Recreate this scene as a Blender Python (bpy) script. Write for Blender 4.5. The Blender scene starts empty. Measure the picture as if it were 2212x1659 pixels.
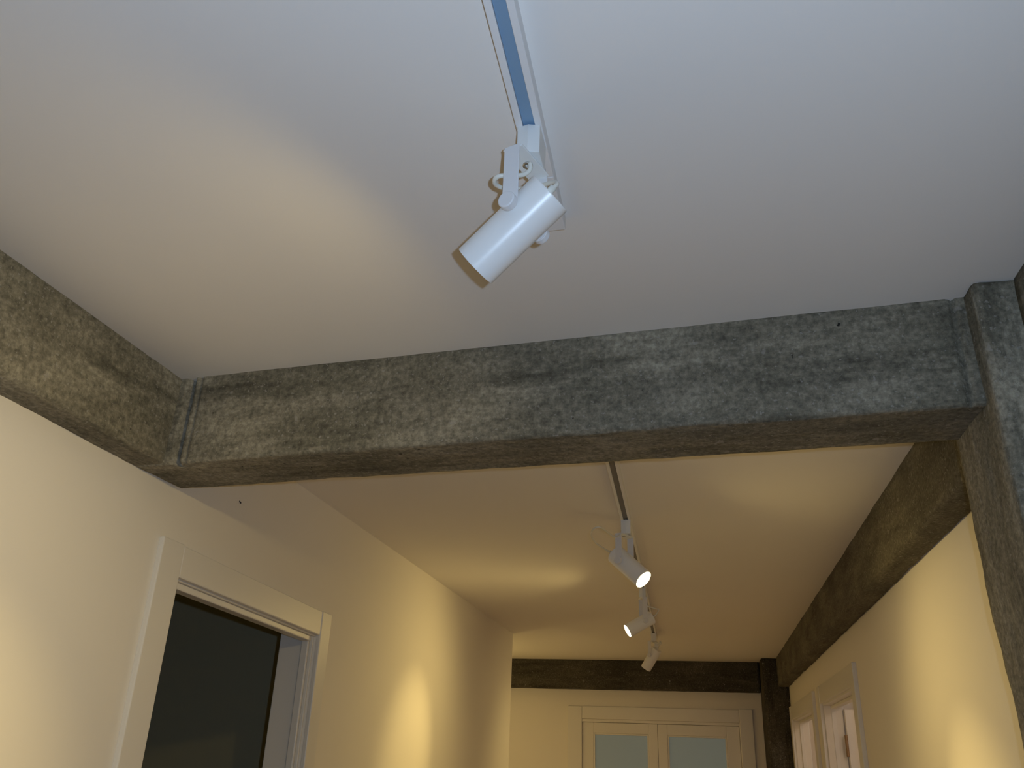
import bpy, bmesh, math, random
from mathutils import Vector, Matrix, noise

# ---------------------------------------------------------------- units
# measured in units of the height of the ceiling above the camera, scaled to metres
S = 0.8          # one unit in metres
EYE = 1.64       # camera height above the floor
FLOOR = -EYE / S

def P(x, y, z):
    return Vector((x * S, y * S, EYE + z * S))

scene = bpy.context.scene
C = scene.collection

# ---------------------------------------------------------------- materials
def principled(name, col, rough=0.5, spec=0.5, metal=0.0):
    m = bpy.data.materials.new(name); m.use_nodes = True
    b = m.node_tree.nodes['Principled BSDF']
    b.inputs['Base Color'].default_value = (*col, 1)
    b.inputs['Roughness'].default_value = rough
    b.inputs['Specular IOR Level'].default_value = spec
    b.inputs['Metallic'].default_value = metal
    return m

def add_noise_bump(m, scale, strength, dist=0.002, detail=4, col_var=0.0):
    nt = m.node_tree; b = nt.nodes['Principled BSDF']
    tc = nt.nodes.new('ShaderNodeTexCoord')
    n = nt.nodes.new('ShaderNodeTexNoise')
    n.inputs['Scale'].default_value = scale; n.inputs['Detail'].default_value = detail
    nt.links.new(tc.outputs['Object'], n.inputs['Vector'])
    bp = nt.nodes.new('ShaderNodeBump')
    bp.inputs['Strength'].default_value = strength; bp.inputs['Distance'].default_value = dist
    nt.links.new(n.outputs['Fac'], bp.inputs['Height'])
    nt.links.new(bp.outputs['Normal'], b.inputs['Normal'])
    if col_var:
        base = b.inputs['Base Color'].default_value[:3]
        r = nt.nodes.new('ShaderNodeValToRGB')
        n2 = nt.nodes.new('ShaderNodeTexNoise'); n2.inputs['Scale'].default_value = 1.3
        n2.inputs['Detail'].default_value = 2
        nt.links.new(tc.outputs['Object'], n2.inputs['Vector'])
        r.color_ramp.elements[0].color = (*[c * (1 - col_var) for c in base], 1)
        r.color_ramp.elements[1].color = (*[min(1, c * (1 + col_var)) for c in base], 1)
        nt.links.new(n2.outputs['Fac'], r.inputs['Fac'])
        nt.links.new(r.outputs['Color'], b.inputs['Base Color'])
    return m

M = {}
M['wall'] = add_noise_bump(principled('wall_paint', (.84, .80, .735), .75, .25), 260, .08, .001, 4, .015)
M['ceiling'] = add_noise_bump(principled('ceiling_paint', (.84, .815, .785), .85, .2), 200, .06, .001, 4, .012)
M['trim'] = add_noise_bump(principled('trim_satin_paint', (.80, .775, .73), .38, .45), 60, .03, .001)
M['floor'] = add_noise_bump(principled('floor_oak', (.58, .45, .30), .4, .5), 14, .05, .002, 5, .2)
M['fixture'] = principled('white_lacquered_metal', (.84, .84, .83), .32, .5)
M['arm'] = principled('white_lacquer_matt', (.74, .74, .755), .5, .4)
M['adapter'] = principled('white_plastic', (.78, .79, .78), .45, .4)
M['cable'] = principled('ivory_cable_sheath', (.74, .73, .66), .35, .5)
M['track'] = principled('white_track_metal', (.80, .80, .81), .4, .5)
M['slot'] = principled('grey_blue_insulator', (.21, .34, .50), .42, .4)
M['slot_shaded'] = principled('shaded_insulator', (.17, .165, .155), .45, .4)  # same strip as the near rail, corridor shade put into its colour
M['steel'] = principled('steel', (.62, .6, .56), .3, .5, 1.0)
M['brass'] = principled('brass_hinge', (.30, .19, .10), .45, .5, .6)
M['dark'] = principled('dark_gap', (.03, .03, .03), .6, .2)
M['dark_room'] = add_noise_bump(principled('dark_olive_paint', (.62, .60, .44), .8, .2), 150, .05, .001, 4, .05)

def glass_mat():
    m = principled('frosted_glass', (.46, .52, .50), .38, .5)
    b = m.node_tree.nodes['Principled BSDF']
    b.inputs['Transmission Weight'].default_value = .45
    return add_noise_bump(m, 900, .06, .0005, 2)
M['frosted'] = glass_mat()

def emit_mat(name, col, strength):
    m = bpy.data.materials.new(name); m.use_nodes = True
    nt = m.node_tree; nt.nodes.remove(nt.nodes['Principled BSDF'])
    e = nt.nodes.new('ShaderNodeEmission')
    e.inputs['Color'].default_value = (*col, 1); e.inputs['Strength'].default_value = strength
    nt.links.new(e.outputs['Emission'], nt.nodes['Material Output'].inputs['Surface'])
    return m
M['lamp'] = emit_mat('lit_lamp_lens', (1, .80, .45), 9)

def concrete(name, dark, mid, light, seed, streak=1.0):
    m = bpy.data.materials.new(name); m.use_nodes = True
    nt = m.node_tree; b = nt.nodes['Principled BSDF']; L = nt.links.new; N = nt.nodes.new
    b.inputs['Roughness'].default_value = .82; b.inputs['Specular IOR Level'].default_value = .25
    tc = N('ShaderNodeTexCoord')
    def mapped(sx, sy, sz):
        mp = N('ShaderNodeMapping'); mp.inputs['Scale'].default_value = (sx, sy, sz)
        mp.inputs['Location'].default_value = (seed, seed * 1.7, seed * .6)
        L(tc.outputs['Object'], mp.inputs['Vector']); return mp
    def nz(mp, sc, det, rough=.55):
        n = N('ShaderNodeTexNoise'); n.inputs['Scale'].default_value = sc
        n.inputs['Detail'].default_value = det; n.inputs['Roughness'].default_value = rough
        L(mp.outputs['Vector'], n.inputs['Vector']); return n
    def ramp(src, *stops):
        r = N('ShaderNodeValToRGB'); e = r.color_ramp.elements
        e[0].position, e[0].color = stops[0][0], (*stops[0][1], 1)
        e[1].position, e[1].color = stops[-1][0], (*stops[-1][1], 1)
        for p, c in stops[1:-1]:
            k = e.new(p); k.color = (*c, 1)
        L(src, r.inputs['Fac']); return r
    def mix(fac, a, bb, mode='MIX'):
        x = N('ShaderNodeMix'); x.data_type = 'RGBA'; x.blend_type = mode
        if isinstance(fac, float): x.inputs[0].default_value = fac
        else: L(fac, x.inputs[0])
        L(a, x.inputs[6])
        if isinstance(bb, tuple): x.inputs[7].default_value = (*bb, 1)
        else: L(bb, x.inputs[7])
        return x.outputs[2]
    iso = mapped(1, 1, 1); st = mapped(.35, 2.2, 2.2)
    big = nz(iso, 3.2, 4, .6)
    base = ramp(big.outputs['Fac'], (.34, dark), (.52, mid), (.72, light)).outputs['Color']
    # long smears left by the formwork boards
    stn = nz(st, 5.5, 6, .65)
    stf = ramp(stn.outputs['Fac'], (.50, (0, 0, 0)), (.68, (.80 * streak,) * 3))
    base = mix(stf.outputs['Color'], base, tuple(min(1, c * 1.35) for c in light))
    std = nz(st, 8.0, 5, .6)
    sdf = ramp(std.outputs['Fac'], (.30, (.75,) * 3), (.46, (0, 0, 0)))
    base = mix(sdf.outputs['Color'], base, tuple(c * .62 for c in dark))
    # sandy grain
    gr = nz(iso, 95, 5, .7)
    grf = ramp(gr.outputs['Fac'], (.32, (.58,) * 3), (.5, (1, 1, 1)), (.68, (1.5,) * 3))
    bl = nz(mapped(.38, 1.5, 1.5), 10, 7, .72)
    blf = ramp(bl.outputs['Fac'], (.33, (.72,) * 3), (.5, (1, 1, 1)), (.67, (1.24,) * 3))
    base = mix(1.0, base, blf.outputs['Color'], 'MULTIPLY')
    base = mix(1.0, base, grf.outputs['Color'], 'MULTIPLY')
    # plaster splashes and specks
    sp = nz(iso, 38, 3, .5)
    spf = ramp(sp.outputs['Fac'], (.695, (0, 0, 0)), (.75, (.6,) * 3))
    base = mix(spf.outputs['Color'], base, (.34, .325, .29))
    sp2 = nz(iso, 140, 2, .5)
    spf2 = ramp(sp2.outputs['Fac'], (.645, (0, 0, 0)), (.70, (.6,) * 3))
    base = mix(spf2.outputs['Color'], base, (.36, .345, .31))
    # blow holes
    ho = nz(iso, 60, 2, .4)
    hof = ramp(ho.outputs['Fac'], (.20, (1, 1, 1)), (.25, (0, 0, 0)))
    base = mix(hof.outputs['Color'], base, (.02, .019, .016))
    L(base, b.inputs['Base Color'])
    bp = N('ShaderNodeBump'); bp.inputs['Strength'].default_value = .55; bp.inputs['Distance'].default_value = .004
    L(gr.outputs['Fac'], bp.inputs['Height'])
    bp2 = N('ShaderNodeBump'); bp2.inputs['Strength'].default_value = .5; bp2.inputs['Distance'].default_value = .012
    L(stn.outputs['Fac'], bp2.inputs['Height']); L(bp.outputs['Normal'], bp2.inputs['Normal'])
    L(bp2.outputs['Normal'], b.inputs['Normal'])
    return m
M['concrete'] = concrete('raw_concrete', (.132, .124, .092), (.186, .173, .132), (.262, .243, .190), 3.1)
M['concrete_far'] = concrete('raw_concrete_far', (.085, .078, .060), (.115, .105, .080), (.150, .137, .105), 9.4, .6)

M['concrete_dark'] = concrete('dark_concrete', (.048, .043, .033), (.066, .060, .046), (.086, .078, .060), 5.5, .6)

# ---------------------------------------------------------------- object helpers
def tag(o, label, cat=None, kind=None, group=None):
    o['label'] = label
    if cat: o['category'] = cat
    if kind: o['kind'] = kind
    if group: o['group'] = group
    return o

def empty(name, loc, label, cat, kind=None, group=None):
    o = bpy.data.objects.new(name, None); C.objects.link(o)
    o.location = loc; o.empty_display_size = .05
    return tag(o, label, cat, kind, group)

def link(name, bm, mat, parent=None, smooth=False, bevel=0.0, seg=2, world=True):
    """link a bmesh as one object; vertices are in world space when world is set"""
    bmesh.ops.recalc_face_normals(bm, faces=bm.faces)
    me = bpy.data.meshes.new(name); bm.to_mesh(me); bm.free()
    me.materials.append(mat)
    if smooth:
        for p in me.polygons: p.use_smooth = True
    o = bpy.data.objects.new(name, me); C.objects.link(o)
    if parent is not None:
        if world:
            me.transform(Matrix.Translation(-parent.location))
        o.parent = parent
    if bevel:
        md = o.modifiers.new('bevel', 'BEVEL'); md.width = bevel; md.segments = seg
        md.limit_method = 'ANGLE'; md.angle_limit = math.radians(40)
    return o

def add_hexa(bm, pts):
    v = [bm.verts.new(p) for p in pts]      # bottom 0-3, top 4-7
    for f in ((3, 2, 1, 0), (4, 5, 6, 7), (0, 1, 5, 4), (1, 2, 6, 5), (2, 3, 7, 6), (3, 0, 4, 7)):
        bm.faces.new([v[i] for i in f])

def add_box(bm, x0, x1, y0, y1, z0, z1, slope=0.0, yref=0.0):
    """box in units; its top and bottom sink by slope per unit of y"""
    def p(x, y, z): return P(x, y, z + slope * (y - yref))
    add_hexa(bm, [p(x0, y0, z0), p(x1, y0, z0), p(x1, y1, z0), p(x0, y1, z0),
                  p(x0, y0, z1), p(x1, y0, z1), p(x1, y1, z1), p(x0, y1, z1)])

def box(name, mat, b, parent=None, bevel=0.0, **kw):
    bm = bmesh.new(); add_box(bm, *b, **kw)
    return link(name, bm, mat, parent, bevel=bevel)

def boxes(name, mat, bl, parent=None, bevel=0.0):
    bm = bmesh.new()
    for b in bl: add_box(bm, *b)
    return link(name, bm, mat, parent, bevel=bevel)

def add_cyl(bm, p0, p1, r0, r1=None, n=40, cap0=True, cap1=True):
    r1 = r0 if r1 is None else r1
    d = (p1 - p0).normalized(); a = d.orthogonal().normalized(); b = d.cross(a)
    R = []
    for p, r in ((p0, r0), (p1, r1)):
        R.append([bm.verts.new(p + (a * math.cos(2 * math.pi * i / n) + b * math.sin(2 * math.pi * i / n)) * r) for i in range(n)])
    for i in range(n):
        j = (i + 1) % n
        bm.faces.new((R[0][i], R[0][j], R[1][j], R[1][i]))
    if cap0: bm.faces.new(R[0][::-1])
    if cap1: bm.faces.new(R[1])

def add_lathe(bm, origin, axis, prof, n=48):
    """surface of revolution; prof = [(distance along axis, radius)], radius 0 closes"""
    d = axis.normalized(); a = d.orthogonal().normalized(); b = d.cross(a)
    prev = None
    for t, r in prof:
        if r < 1e-6: ring = [bm.verts.new(origin + d * t)]
        else: ring = [bm.verts.new(origin + d * t + (a * math.cos(2 * math.pi * i / n) + b * math.sin(2 * math.pi * i / n)) * r) for i in range(n)]
        if prev is not None:
            if len(prev) == 1 and len(ring) > 1:
                for i in range(n): bm.faces.new((prev[0], ring[(i + 1) % n], ring[i]))
            elif len(ring) == 1 and len(prev) > 1:
                for i in range(n): bm.faces.new((prev[i], prev[(i + 1) % n], ring[0]))
            else:
                for i in range(n):
                    j = (i + 1) % n
                    bm.faces.new((prev[i], prev[j], ring[j], ring[i]))
        prev = ring

def add_tube(bm, pts, r, n=12, sub=6):
    """tube through points (Catmull-Rom)"""
    pts = [Vector(p) for p in pts]; path = []
    ext = [pts[0] * 2 - pts[1]] + pts + [pts[-1] * 2 - pts[-2]]
    for i in range(1, len(ext) - 2):
        p0, p1, p2, p3 = ext[i - 1:i + 3]
        for k in range(sub):
            t = k / sub
            path.append(.5 * ((2 * p1) + (p2 - p0) * t + (2 * p0 - 5 * p1 + 4 * p2 - p3) * t * t + (3 * p1 - p0 - 3 * p2 + p3) * t ** 3))
    path.append(pts[-1])
    up = None; prev = None
    for i, p in enumerate(path):
        d = (path[min(i + 1, len(path) - 1)] - path[max(i - 1, 0)]).normalized()
        up = d.orthogonal().normalized() if up is None else (up - d * up.dot(d)).normalized()
        s = d.cross(up)
        ring = [bm.verts.new(p + (up * math.cos(2 * math.pi * k / n) + s * math.sin(2 * math.pi * k / n)) * r) for k in range(n)]
        if prev:
            for k in range(n):
                bm.faces.new((prev[k], prev[(k + 1) % n], ring[(k + 1) % n], ring[k]))
        else: bm.faces.new(ring[::-1])
        prev = ring
    bm.faces.new(prev)

# rough concrete member: local x along it, local y and z across it (metres)
def rough_member(name, mat, length, w, h, matrix, label, cat, seed, step=.012, amp=.0020, chip=.005,
                 width_fn=None, face_fn=None):
    bm = bmesh.new(); r = .006
    nx = max(2, int(length / step))
    def ring_pts():
        ys = max(3, int(w / step)); zs = max(3, int(h / step)); out = []
        for i in range(ys): out.append((w * i / ys, 0.0))
        for i in range(zs): out.append((w, h * i / zs))
        for i in range(ys): out.append((w * (1 - i / ys), h))
        for i in range(zs): out.append((0.0, h * (1 - i / zs)))
        return out
    base = ring_pts(); rings = []
    for i in range(nx + 1):
        x = length * i / nx; ring = []
        for (y, z) in base:
            cy, cz = min(max(y, r), w - r), min(max(z, r), h - r)
            n = Vector((0, y - cy, z - cz))
            corner = (y < .5 * r or y > w - .5 * r) and (z < .5 * r or z > h - .5 * r)
            p = Vector((x, y, z))
            q = Vector((x * .9 + seed, y + seed * 2, z - seed))
            dn = (noise.fractal(q * 5, 1.0, 2.0, 3)) * amp + noise.noise(q * 26) * amp * .45 + noise.noise(q * 70) * amp * .25
            if n.length > 0: p += n.normalized() * dn
            if corner:
                c = max(0, noise.noise(q * 11) + .15) * chip + max(0, noise.noise(q * 34)) * chip * .6 + .002
                p -= n.normalized() * c
            if face_fn: p = face_fn(p, n)
            ring.append(bm.verts.new(p))
        rings.append(ring)
    k = len(base)
    for i in range(nx):
        for j in range(k):
            bm.faces.new((rings[i][j], rings[i][(j + 1) % k], rings[i + 1][(j + 1) % k], rings[i + 1][j]))
    bm.faces.new(rings[0][::-1]); bm.faces.new(rings[-1])
    o = link(name, bm, mat, smooth=True)
    o.matrix_world = matrix
    return tag(o, label, cat, 'structure')

def frame(origin, xdir, ydir):
    x = Vector(xdir).normalized(); z = x.cross(Vector(ydir)).normalized(); y = z.cross(x)
    m = Matrix((x, y, z)).transposed().to_4x4(); m.translation = origin
    return m

# ---------------------------------------------------------------- room shell
XL, XR, YE, YC = -1.57, .828, 9.48, 7.36
XF, YR = 3.0, -3.0
o = box('floor', M['floor'], (-5, XF, YR, YE + .12, FLOOR - .1, FLOOR)); tag(o, 'wooden floor below the corridor', 'floor', 'structure')
o = box('ceiling', M['ceiling'], (-5, XF, YR, YE + .12, 1.0, 1.1)); tag(o, 'smooth white painted ceiling above the concrete beams', 'ceiling', 'structure')

DL = (2.336, 3.412, .492)                       # opening in the left wall: y, y, top
o = boxes('wall_left', M['wall'], [(XL - .16, XL, YR, DL[0], FLOOR, 1), (XL - .16, XL, DL[1], YC, FLOOR, 1), (XL - .16, XL, DL[0], DL[1], DL[2], 1)])
tag(o, 'cream wall on the left with the dark open doorway', 'wall', 'structure')
DR = (5.19, 6.58, .452); DF = (7.13, 8.78, .452)
o = boxes('wall_right', M['wall'], [(XR, XR + .12, YR, DR[0], FLOOR, 1), (XR, XR + .12, DR[0], DR[1], DR[2], 1), (XR, XR + .12, DR[1], DF[0], FLOOR, 1),
                                    (XR, XR + .12, DF[0], DF[1], DF[2], 1), (XR, XR + .12, DF[1], YE, FLOOR, 1)])
tag(o, 'cream wall on the right behind the concrete column, lit by a spotlight', 'wall', 'structure')
DB = (-1.262, .386, .40)                        # opening in the end wall: x, x, top
o = boxes('wall_end', M['wall'], [(-5, DB[0], YE, YE + .12, FLOOR, 1), (DB[1], XF, YE, YE + .12, FLOOR, 1), (DB[0], DB[1], YE, YE + .12, DB[2], 1)])
tag(o, 'cream end wall around the glazed double door', 'wall', 'structure')
o = box('wall_rear', M['wall'], (-5, XF, YR - .1, YR, FLOOR, 1)); tag(o, 'cream wall at the rear of the room', 'wall', 'structure')
o = box('wall_recess', M['wall'], (-2.9, -2.8, YC, YE, FLOOR, 1)); tag(o, 'cream wall of the recess at the far left', 'wall', 'structure')
o = box('wall_partition', M['wall'], (-5, XL - .16, YC - .1, YC, FLOOR, 1)); tag(o, 'cream partition wall behind the far left corner', 'wall', 'structure')
o = boxes('wall_dark_room', M['dark_room'], [(-4.2, -4.1, .6, 5.4, FLOOR, 1), (-4.2, XL - .17, .5, .6, FLOOR, 1), (-4.2, XL - .17, 5.4, 5.5, FLOOR, 1),
                                             (-4.1, XL - .17, .6, 5.4, .985, .999), (-4.1, XL - .17, .6, 5.4, FLOOR + .001, FLOOR + .01)])
tag(o, 'unlit dark room seen through the left doorway', 'wall', 'structure')
o = boxes('wall_side_room', M['wall'], [(2.2, 2.3, 3.2, YE, FLOOR, 1), (XR + .12, 2.2, 3.1, 3.2, FLOOR, 1), (XR + .12, 2.2, 6.80, 6.90, FLOOR, 1)])
tag(o, 'pale walls of the rooms seen through the right doorways', 'wall', 'structure')

# ---------------------------------------------------------------- concrete frame
ZB = .735
def groove(p, n):
    # two shallow vertical joints beside the inner corner of the frame
    x = p.x
    if p.y < .02:
        for c, wd, dp in ((.1130, .0085, .024), (.1355, .0035, .009), (1.7445, .0045, .010)):
            p.y += dp * math.exp(-((x - c) / wd) ** 4)
    return p
A = P(-1.568, 2.0325, ZB); B = P(.636, 1.838, ZB)
rough_member('beam_cross', M['concrete'], (B - A).length, .228 * S, .275 * S, frame(A, B - A, (.088, 1, 0)),
             'raw grey concrete beam crossing the room under the ceiling, in the foreground', 'beam', 1.3, step=.006, face_fn=groove)
d = Vector((.059, 1.352, 0)).normalized()
L_ = 1.5 * S
A = P(-1.4335, 2.062, ZB + .0015) - d * L_
rough_member('beam_left', M['concrete'], L_, .165 * S, .275 * S, Matrix(((d.x, -1, 0, A.x), (d.y, 0, 0, A.y), (0, 0, 1, A.z), (0, 0, 0, 1))),
             'raw grey concrete beam along the top of the left wall', 'beam', 7.7)
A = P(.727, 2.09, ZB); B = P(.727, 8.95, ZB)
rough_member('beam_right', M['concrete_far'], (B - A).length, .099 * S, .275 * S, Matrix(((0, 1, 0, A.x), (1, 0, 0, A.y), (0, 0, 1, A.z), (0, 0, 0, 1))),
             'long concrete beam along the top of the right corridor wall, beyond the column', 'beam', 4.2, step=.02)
A = P(.713, -2.9, ZB); B = P(.713, 1.772, ZB)
rough_member('beam_near', M['concrete'], (B - A).length, .113 * S, .275 * S, Matrix(((0, 1, 0, A.x), (1, 0, 0, A.y), (0, 0, 1, A.z), (0, 0, 0, 1))),
             'concrete beam at the right edge of the photo, running from the column towards the viewer', 'beam', 5.9, step=.025)
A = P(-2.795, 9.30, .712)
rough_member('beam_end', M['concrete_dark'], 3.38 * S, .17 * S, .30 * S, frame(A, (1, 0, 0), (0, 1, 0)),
             'dark concrete beam at the far end above the double door', 'beam', 2.6, step=.02)
# columns: local x runs upwards
def col_matrix(o): return Matrix(((0, 1, 0, o.x), (0, 0, 1, o.y), (1, 0, 0, o.z), (0, 0, 0, 1)))
def col_taper(p, n):
    if p.y < .08: p.y += .004 + max(0, min(.7, 2.06 - p.x)) * .042
    return p
rough_member('column_near', M['concrete'], 2.438, .2 * S, .32 * S, col_matrix(P(.626, 1.772, FLOOR)),
             'raw concrete column at the right edge joining the three nearest beams', 'column', 8.8, amp=.0026, chip=.008, face_fn=col_taper)
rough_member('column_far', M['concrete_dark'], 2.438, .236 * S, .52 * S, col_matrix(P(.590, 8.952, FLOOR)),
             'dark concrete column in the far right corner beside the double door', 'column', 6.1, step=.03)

# ---------------------------------------------------------------- left doorway
XC = XL + .018                                    # face of the casing
SL = -.0262; Y0 = 2.23
dr = empty('door_1', P(XL, 2.87, FLOOR), 'white framed doorway in the left wall, open to a dark room', 'doorway', 'structure')
bm = bmesh.new()
def casing_upright(y0, y1, ztop):
    bm = bmesh.new(); add_box(bm, XL - .001, XC, y0, y1, FLOOR, ztop)
    return bm
link('casing_upright', casing_upright(2.2225, 2.335, .5775), M['trim'], dr, bevel=.003)
link('casing_upright', casing_upright(3.408, 3.505, .5480), M['trim'], dr, bevel=.003)
box('casing_head', M['trim'], (XL - .001, XC - .0025, 2.337, 3.407, .479, .577), dr, .003, slope=SL, yref=2.23)
box('jamb', M['trim'], (XL - .165, XL - .003, 2.318, 2.3355, FLOOR, .475), dr, .002)
box('jamb', M['trim'], (XL - .165, XL - .003, 3.414, 3.432, FLOOR, .475), dr, .002)
box('jamb_head', M['trim'], (XL - .0555, XL - .003, 2.336, 3.413, .4735, .500), dr, .002, slope=SL, yref=2.23)
box('jamb_head', M['trim'], (XL - .165, XL - .056, 2.336, 3.413, .487, .512), dr, .002, slope=SL, yref=2.23)
# rebate and stop mouldings
box('stop_moulding', M['trim'], (XL - .055, XL - .012, 2.337, 2.350, FLOOR, .455), dr, .003)
box('stop_moulding', M['trim'], (XL - .055, XL - .024, 3.388, 3.413, FLOOR, .452), dr, .003)
box('stop_moulding', M['trim'], (XL - .0235, XL - .010, 3.399, 3.413, FLOOR, .452), dr, .002)
box('stop_moulding', M['trim'], (XL - .055, XL - .012, 2.350, 3.389, .452, .473), dr, .003, slope=SL, yref=2.23)

# ---------------------------------------------------------------- end double door
d2 = empty('door_2', P(-.44, YE, FLOOR), 'white double door with two frosted glass panes at the corridor end', 'door', 'structure')
YF = YE - .022
box('casing_upright', M['trim'], (-1.394, -1.246, YF, YE + .001, FLOOR, .547), d2, .004)
box('casing_upright', M['trim'], (.362, .494, YF, YE + .001, FLOOR, .556), d2, .004)
box('casing_head', M['trim'], (-1.245, .361, YF + .003, YE + .001, .424, .549), d2, .004)
box('jamb', M['trim'], (-1.262, -1.243, YE - .012, YE + .12, FLOOR, .418), d2, .002)
box('jamb', M['trim'], (.356, .386, YE - .012, YE + .12, FLOOR, .418), d2, .002)
box('jamb_head', M['trim'], (-1.243, .356, YE - .012, YE + .12, .395, .423), d2, .002)
box('stop_moulding', M['trim'], (-1.243, .356, YE + .052, YE + .075, .36, .396), d2, .002)
box('stop_moulding', M['trim'], (-1.243, -1.215, YE + .052, YE + .075, FLOOR, .36), d2, .002)
box('stop_moulding', M['trim'], (.328, .356, YE + .052, YE + .075, FLOOR, .36), d2, .002)
box('meeting_strip', M['trim'], (-.478, -.448, YE + .052, YE + .066, FLOOR, .36), d2, .002)
def door_leaf(x0, x1, px0, px1):
    ztop, zp = .392, .290; zr = -.75; y0, y1 = YE + .006, YE + .05
    bm = bmesh.new()
    add_box(bm, x0, px0, y0, y1, FLOOR + .01, ztop); add_box(bm, px1, x1, y0, y1, FLOOR + .01, ztop)
    add_box(bm, px0, px1, y0, y1, zp, ztop); add_box(bm, px0, px1, y0, y1, zr - .12, zr)
    add_box(bm, px0, px1, y0 + .015, y1 - .01, FLOOR + .12, zr - .12); add_box(bm, px0, px1, y0, y1, FLOOR + .01, FLOOR + .12)
    lf = link('door_leaf', bm, M['trim'], d2, bevel=.003)
    bm = bmesh.new(); add_box(bm, px0 - .01, px1 + .01, YE + .024, YE + .032, zr - .01, zp + .01)
    g = link('glass_pane', bm, M['frosted'], None)
    g.data.transform(Matrix.Translation(-d2.location)); g.parent = lf
    g['label'] = 'frosted grey glass pane'
    bm = bmesh.new()
    t = .016
    for (a, b2, c, e) in ((px0, px0 + t, zr, zp), (px1 - t, px1, zr, zp), (px0 + t, px1 - t, zp - t, zp), (px0 + t, px1 - t, zr, zr + t)):
        add_box(bm, a, b2, YE + .010, YE + .0235, c, e)
    gb = link('glazing_bead', bm, M['trim'], None, bevel=.003)
    gb.data.transform(Matrix.Translation(-d2.location)); gb.parent = lf
    return lf
door_leaf(-1.240, -.4645, -1.126, -.556)
lf = door_leaf(-.4615, .353, -.366, .226)
bm = bmesh.new()
add_cyl(bm, P(-.432, YE + .006, -.62), P(-.432, YE - .03, -.62), .009, n=20); add_cyl(bm, P(-.432, YE - .025, -.62), P(-.30, YE - .025, -.62), .008, n=20)
hd = link('door_handle', bm, M['steel'], None, smooth=True); hd.data.transform(Matrix.Translation(-d2.location)); hd.parent = lf
hd['label'] = 'steel lever handle'

# ---------------------------------------------------------------- doorways in the right wall
def right_door(name, y0, y1, top, head, label, leaf_angle=None):
    """y0 near side of the casing, y1 far side; head = underside of the head casing"""
    root = empty(name, P(XR, (y0 + y1) / 2, FLOOR), label, 'doorway', 'structure')
    w = .115; xf = XR - .024
    bm = bmesh.new(); add_box(bm, xf, XR + .001, y0, y0 + w, FLOOR, top); link('casing_upright', bm, M['trim'], root, bevel=.003)
    bm = bmesh.new(); add_box(bm, xf, XR + .001, y1 - w, y1, FLOOR, top); link('casing_upright', bm, M['trim'], root, bevel=.003)
    box('casing_head', M['trim'], (xf + .003, XR + .001, y0 + w + .002, y1 - w - .002, head, top), root, .003)
    a, b = y0 + w + .004, y1 - w - .004
    box('jamb', M['trim'], (XR - .004, XR + .13, a - .018, a, FLOOR, head), root, .002)
    box('jamb', M['trim'], (XR - .004, XR + .13, b, b + .018, FLOOR, head), root, .002)
    box('jamb_head', M['trim'], (XR - .004, XR + .13, a, b, head - .012, head + .008), root, .002)
    box('stop_moulding', M['trim'], (XR + .045, XR + .075, b - .022, b, FLOOR, head - .012), root, .002)
    box('stop_moulding', M['trim'], (XR + .045, XR + .075, a, b - .022, head - .032, head - .012), root, .002)
    if leaf_angle is not None:
        # leaf standing open into the room, hinged on the far jamb
        bm = bmesh.new(); Lw = (b - a) - .03; t = .045
        ca, sa = math.cos(leaf_angle), math.sin(leaf_angle)
        o = Vector((XR + .125, b - .012))
        q = [Vector((0, 0)), Vector((Lw, 0)), Vector((Lw, -t)), Vector((0, -t))]
        q = [o + Vector((v.x * ca - v.y * sa, v.x * sa + v.y * ca)) for v in q]
        add_hexa(bm, [P(v.x, v.y, FLOOR + .01) for v in q] + [P(v.x, v.y, head - .035) for v in q])
        lf = link('door_leaf', bm, M['trim'], root, bevel=.003)
        bm = bmesh.new(); add_cyl(bm, P(XR + .118, b - .062, .10), P(XR + .118, b - .062, .235), .008, n=16)
        add_box(bm, XR + .085, XR + .117, b - .006, b + .001, .10, .235)
        h = link('hinge', bm, M['brass'], None); h.data.transform(Matrix.Translation(-root.location)); h.parent = lf
        h['label'] = 'brown brass hinge'
    return root
right_door('door_3', 5.065, 6.715, .552, .435, 'white framed doorway in the right wall, the nearer of two, with a brass hinge', .05)
right_door('door_4', 7.005, 8.905, .552, .435, 'white framed doorway in the right wall, the farther one beside the dark column')

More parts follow.
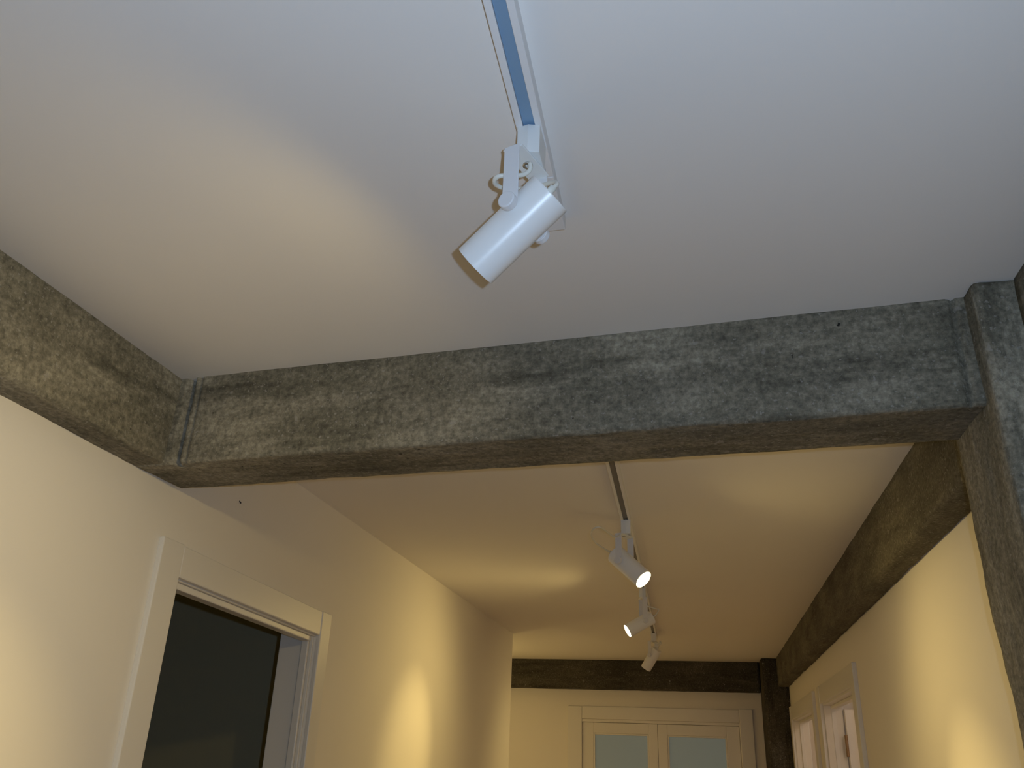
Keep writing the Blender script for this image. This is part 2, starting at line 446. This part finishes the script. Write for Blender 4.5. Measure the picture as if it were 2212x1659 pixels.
# ---------------------------------------------------------------- track rails
def tx(y): return -.2290 - .0200 * (y - .85)       # centre line of both rails
def rail(y0, y1, label, slot, feed=.17):
    root = empty('track_rail', P(tx(y0), y0, 1.0), label, 'track')
    W, T, SW, SD = .0440, .030, .0205, .0045
    prof = [(-W / 2, 0), (-W / 2, -T), (-SW / 2, -T), (-SW / 2, -T + SD + .004), (SW / 2, -T + SD + .004), (SW / 2, -T), (W / 2, -T), (W / 2, 0)]
    def sweep(prof, ya, yb):
        bm = bmesh.new(); r = []
        for y in (ya, yb):
            r.append([bm.verts.new(P(tx(y) + a, y, 1.0 + b)) for a, b in prof])
        k = len(prof)
        for i in range(k): bm.faces.new((r[0][i], r[0][(i + 1) % k], r[1][(i + 1) % k], r[1][i]))
        bm.faces.new(r[0][::-1]); bm.faces.new(r[1]); return bm
    link('rail_body', sweep(prof, y0, y1 - feed), M['track'], root, bevel=.0008)
    s = SW / 2 - .0006
    sl = link('insulator_strip', sweep([(-s, -T + SD), (s, -T + SD), (s, -T + SD + .003), (-s, -T + SD + .003)], y0 + .002, y1 - feed - .002), slot, root)
    sl['label'] = 'grey blue strip inside the slot' if slot is M['slot'] else 'strip inside the slot, shade put into its colour'
    link('end_feed', sweep([(-W / 2, 0), (-W / 2, -T), (W / 2, -T), (W / 2, 0)], y1 - feed + .0004, y1), M['track'], root, bevel=.002)
    return root
rail(-2.0, 1.394, 'white ceiling track rail with blue slot, nearest the viewer, at the top of the photo', M['slot'])
rail(2.45, 7.42, 'white ceiling track rail with shaded slot running along the corridor beyond the beam', M['slot_shaded'], .05)

# ---------------------------------------------------------------- spotlights
def spotlight(m, az, th, sc, cable, label, hole=True):
    """m: pivot point in units; az, th: heading and dip of the lamp head in degrees"""
    a, t = math.radians(az), math.radians(th)
    Yd = Vector((math.cos(a), math.sin(a), 0)); Xd = Vector((Yd.y, -Yd.x, 0)); Zd = Vector((0, 0, 1))
    n = (Yd * math.cos(t) - Zd * math.sin(t)).normalized()
    piv = P(*m); top = P(tx(m[1]), m[1], .97)
    root = empty('track_spotlight', top, label, 'spotlight', group='white track spotlights')
    k = sc
    def W(x, y, z): return piv + (Xd * x + Yd * y + Zd * z) * k
    zt = (top - piv).z / k                          # top of the adapter in local units
    # adapter: six sided block held in the track
    bm = bmesh.new(); tr = math.atan(-.02)
    hexp = [(-.0155, -.016), (0, -.0205), (.0155, -.016), (.0155, .030), (0, .034), (-.0155, .030)]
    def hx(z, s=1): return [bm.verts.new(Vector((top.x, piv.y, piv.z)) + Vector((px * s * k, py * s * k, z * k))) for px, py in hexp]
    r0, r1 = hx(zt - .0445, .98), hx(zt + .0002)
    for i in range(6): bm.faces.new((r0[i], r0[(i + 1) % 6], r1[(i + 1) % 6], r1[i]))
    bm.faces.new(r0[::-1]); bm.faces.new(r1)
    link('track_adapter', bm, M['adapter'], root, bevel=.001)
    # yoke: cross bar under the adapter and two arms
    zc = zt - .0468; hw = .0145; ax = .0365
    bm = bmesh.new()
    add_hexa(bm, [W(-ax, -hw, zc - .003), W(ax, -hw, zc - .003), W(ax, hw, zc - .003), W(-ax, hw, zc - .003),
                  W(-ax, -hw, zc), W(ax, -hw, zc), W(ax, hw, zc), W(-ax, hw, zc)])
    bx = link('yoke_bar', bm, M['adapter'], root, bevel=.001)
    bm = bmesh.new(); add_cyl(bm, W(.002, 0, zc - .0002), W(.002, 0, zc + .0025), .0135 * k, n=32)
    link('swivel_joint', bm, M['adapter'], root, bevel=.001)
    bm = bmesh.new(); hz = W(.002, -.001, zc - .0029)
    add_lathe(bm, hz, -Zd, [(0, .0035), (0, .0068), (.0022, .0068), (.0022, .0036), (-.001, .0034)], n=28)
    g = link('cable_grommet', bm, M['steel'], root, smooth=True)
    for s in (-1, 1):
        bm = bmesh.new()
        x0, x1 = s * (ax - .0005), s * (ax + .002)
        aw = .0112
        pr = [(-aw, zc), (aw, zc), (aw, 0)] + [(aw * math.cos(q), aw * math.sin(q)) for q in [-math.pi * i / 14 for i in range(1, 14)]] + [(-aw, 0)]
        v0 = [bm.verts.new(W(x0, y, z)) for y, z in pr]; v1 = [bm.verts.new(W(x1, y, z)) for y, z in pr]
        q = len(pr)
        for i in range(q): bm.faces.new((v0[i], v0[(i + 1) % q], v1[(i + 1) % q], v1[i]))
        bm.faces.new(v0[::-1]); bm.faces.new(v1)
        link('yoke_arm', bm, M['arm'], root, bevel=.0006)
        bm = bmesh.new()
        add_lathe(bm, W(s * (ax + .0015), 0, 0), Xd * s, [(0, 0), (0, .0118 * k), (.0085 * k, .0118 * k), (.0098 * k, .0105 * k), (.0098 * k, .0)], n=36)
        link('pivot_knob', bm, M['arm'], root, smooth=False, bevel=.0005)
        bm = bmesh.new(); add_cyl(bm, W(s * .0285, 0, 0), W(s * ax, 0, 0), .0045 * k, n=16)
        link('pivot_pin', bm, M['steel'], root)
    # lamp head: open tube with a closed back
    R, Lr, Lm = .0310 * k, .046 * k, .0885 * k
    bm = bmesh.new()
    add_lathe(bm, piv, n, [(-Lr, 0), (-Lr, R - .0012 * k), (-Lr + .0012 * k, R), (Lm, R), (Lm, R - .0016 * k), (Lm - .030 * k, R - .0018 * k), (Lm - .030 * k, 0)], n=64)
    hd = link('lamp_head', bm, M['fixture'], root)
    for p in hd.data.polygons: p.use_smooth = len(p.vertices) == 4
    md = hd.modifiers.new('split', 'EDGE_SPLIT'); md.split_angle = math.radians(35)
    bm = bmesh.new()
    add_lathe(bm, piv, n, [(Lm - .028 * k, 0), (Lm - .028 * k, .012 * k), (Lm - .004 * k, R - .0022 * k), (Lm - .003 * k, R - .0022 * k), (Lm - .0025 * k, R * .55), (Lm - .0022 * k, 0)], n=48)
    ln = link('lamp_lens', bm, M['lamp'], root, smooth=True); ln['label'] = 'glowing warm lamp'
    # cable
    bm = bmesh.new(); add_tube(bm, [P(*c) for c in cable], .0031, n=12)
    link('cable', bm, M['cable'], root, smooth=True)
    # rear cable gland
    bm = bmesh.new(); add_cyl(bm, P(*cable[-1]) - n * -.006, P(*cable[-1]) - n * .012, .0048 * k, n=20)
    link('cable_gland', bm, M['cable'], root, smooth=True)
    # the light it gives: a beam and the wide spill cut off by the tube
    for nm, ang, blend, en in (('lamp_beam', 42, 1.0, BEAM), ('lamp_flood', 122, 1.0, FLOOD), ('lamp_spill', 168, .52, SPILL)):
        ld = bpy.data.lights.new(nm, 'SPOT'); ld.energy = en; ld.color = WARM
        ld.spot_size = math.radians(ang); ld.spot_blend = blend; ld.shadow_soft_size = .018
        lo = bpy.data.objects.new(nm, ld); C.objects.link(lo)
        lo.parent = root
        lo.location = piv + n * (Lm + .004) - root.location
        lo.rotation_euler = n.to_track_quat('-Z', 'Y').to_euler()
    return root
WARM = (1.0, .73, .26); BEAM = 22.0; FLOOD = 14.5; SPILL = 3.6
c1 = [(-0.2308, 1.0907, 0.897), (-0.2308, 1.0922, 0.885), (-0.2403, 1.091, 0.875), (-0.2583, 1.0788, 0.865), (-0.2759, 1.072, 0.862), (-0.2855, 1.0775, 0.86), (-0.2862, 1.0908, 0.86), (-0.2764, 1.109, 0.865), (-0.2558, 1.1402, 0.885), (-0.2247, 1.1442, 0.89), (-0.1969, 1.1254, 0.88), (-0.1891, 1.1118, 0.865), (-0.196, 1.1043, 0.85), (-0.2024, 1.0983, 0.838)]
c2 = [(-0.2983, 3.5306, 0.89), (-0.3283, 3.5568, 0.885), (-0.3517, 3.4406, 0.88), (-0.3688, 3.3521, 0.875), (-0.3935, 3.3533, 0.87), (-0.4119, 3.4114, 0.86), (-0.4058, 3.5066, 0.85), (-0.3814, 3.5875, 0.845), (-0.3606, 3.6365, 0.84), (-0.35, 3.6506, 0.835)]
def loop(m, az, th, sc):
    """short cable loop from the yoke bar to the back of the head"""
    a, t = math.radians(az), math.radians(th)
    Y = Vector((math.cos(a), math.sin(a), 0)); Z = Vector((0, 0, 1)); n = Y * math.cos(t) - Z * math.sin(t)
    q = Vector(m); e = q - n * .050 / S * sc
    return [q + Z * .096 * sc - Y * .01, q + Z * .09 * sc - Y * .035, q + Z * .08 * sc - Y * .075, e - n * .045 + Z * .02, e - n * .02, e + n * .002]
spotlight((-.2400, 1.106, .799), 161, 35, 1.0, c1, 'white spotlight hanging from the near track in front of the concrete beam, pointing left')
spotlight((-.2925, 3.62, .788), -26, 42, 1.08, c2, 'first spotlight beyond the beam, lit mouth facing right, large cable loop behind it')
m3 = (-.314, 5.16, .772); spotlight(m3, -162, 30, 1.02, loop(m3, -162, 30, 1.02), 'lit spotlight pointing left, second in the row beyond the beam')
m4 = (-.362, 7.08, .798); spotlight(m4, 150, 52, 1.06, loop(m4, 150, 52, 1.06), 'farthest spotlight, before the dark end beam, its mouth turned away')

# small nail left in the wall above the left door
bm = bmesh.new(); add_cyl(bm, P(XL - .004, 2.631, .8085), P(XL + .006, 2.633, .797), .0018, n=12)
o = link('nail', bm, M['dark']); tag(o, 'tiny dark nail in the left wall under the cross beam', 'nail')

# ---------------------------------------------------------------- camera and the camera's flash
R = ((0.9781387702, -0.0517650064, -0.2014073741), (0.2048689558, 0.4060631931, 0.8905853896), (0.0356827294, -0.9123782162, 0.4077900606))
right = Vector((R[0][0], R[1][0], R[2][0])); up = -Vector((R[0][1], R[1][1], R[2][1])); fwd = Vector((R[0][2], R[1][2], R[2][2]))
cam = bpy.data.cameras.new('camera'); cam.sensor_width = 36; cam.lens = 1817.0868 / 2212 * 36
cam.clip_start = .01
co = bpy.data.objects.new('camera', cam); C.objects.link(co)
mw = Matrix((right, up, -fwd)).transposed().to_4x4(); mw.translation = P(0, 0, 0); co.matrix_world = mw
scene.camera = co
fl = bpy.data.lights.new('camera_flash', 'SPOT'); fl.energy = 29; fl.color = (.54, .735, 1.0)
fl.spot_size = math.radians(125); fl.spot_blend = .6; fl.shadow_soft_size = .006
fo = bpy.data.objects.new('camera_flash', fl); C.objects.link(fo)
mf = mw.copy(); mf.translation = P(0, 0, 0) + right * .038 + up * .024; fo.matrix_world = mf

for nm, p, e in (('side_room_fill', P(1.55, 4.2, .8), 7.5), ('far_room_fill', P(1.5, 7.2, .8), 4.5), ('recess_fill', P(-2.35, 8.2, .2), 4.2)):  # unseen fill lights added to brighten the side rooms and the far end
    ld = bpy.data.lights.new(nm, 'POINT'); ld.energy = e; ld.color = WARM if nm == 'recess_fill' else (1, .80, .62); ld.shadow_soft_size = .06
    lo = bpy.data.objects.new(nm, ld); C.objects.link(lo); lo.location = p

# pale world light added behind the frosted glass to brighten the panes
w = bpy.data.worlds.new('world'); scene.world = w; w.use_nodes = True
w.node_tree.nodes['Background'].inputs['Color'].default_value = (.80, .86, .80, 1)
w.node_tree.nodes['Background'].inputs['Strength'].default_value = .65

vs = scene.view_settings
scene.display_settings.display_device = 'sRGB'
vs.view_transform = 'Standard'; vs.look = 'None'; vs.gamma = 1; vs.use_curve_mapping = False
vs.exposure = 0.0
scene.cycles.max_bounces = 12; scene.cycles.diffuse_bounces = 8
scene.cycles.use_denoising = True
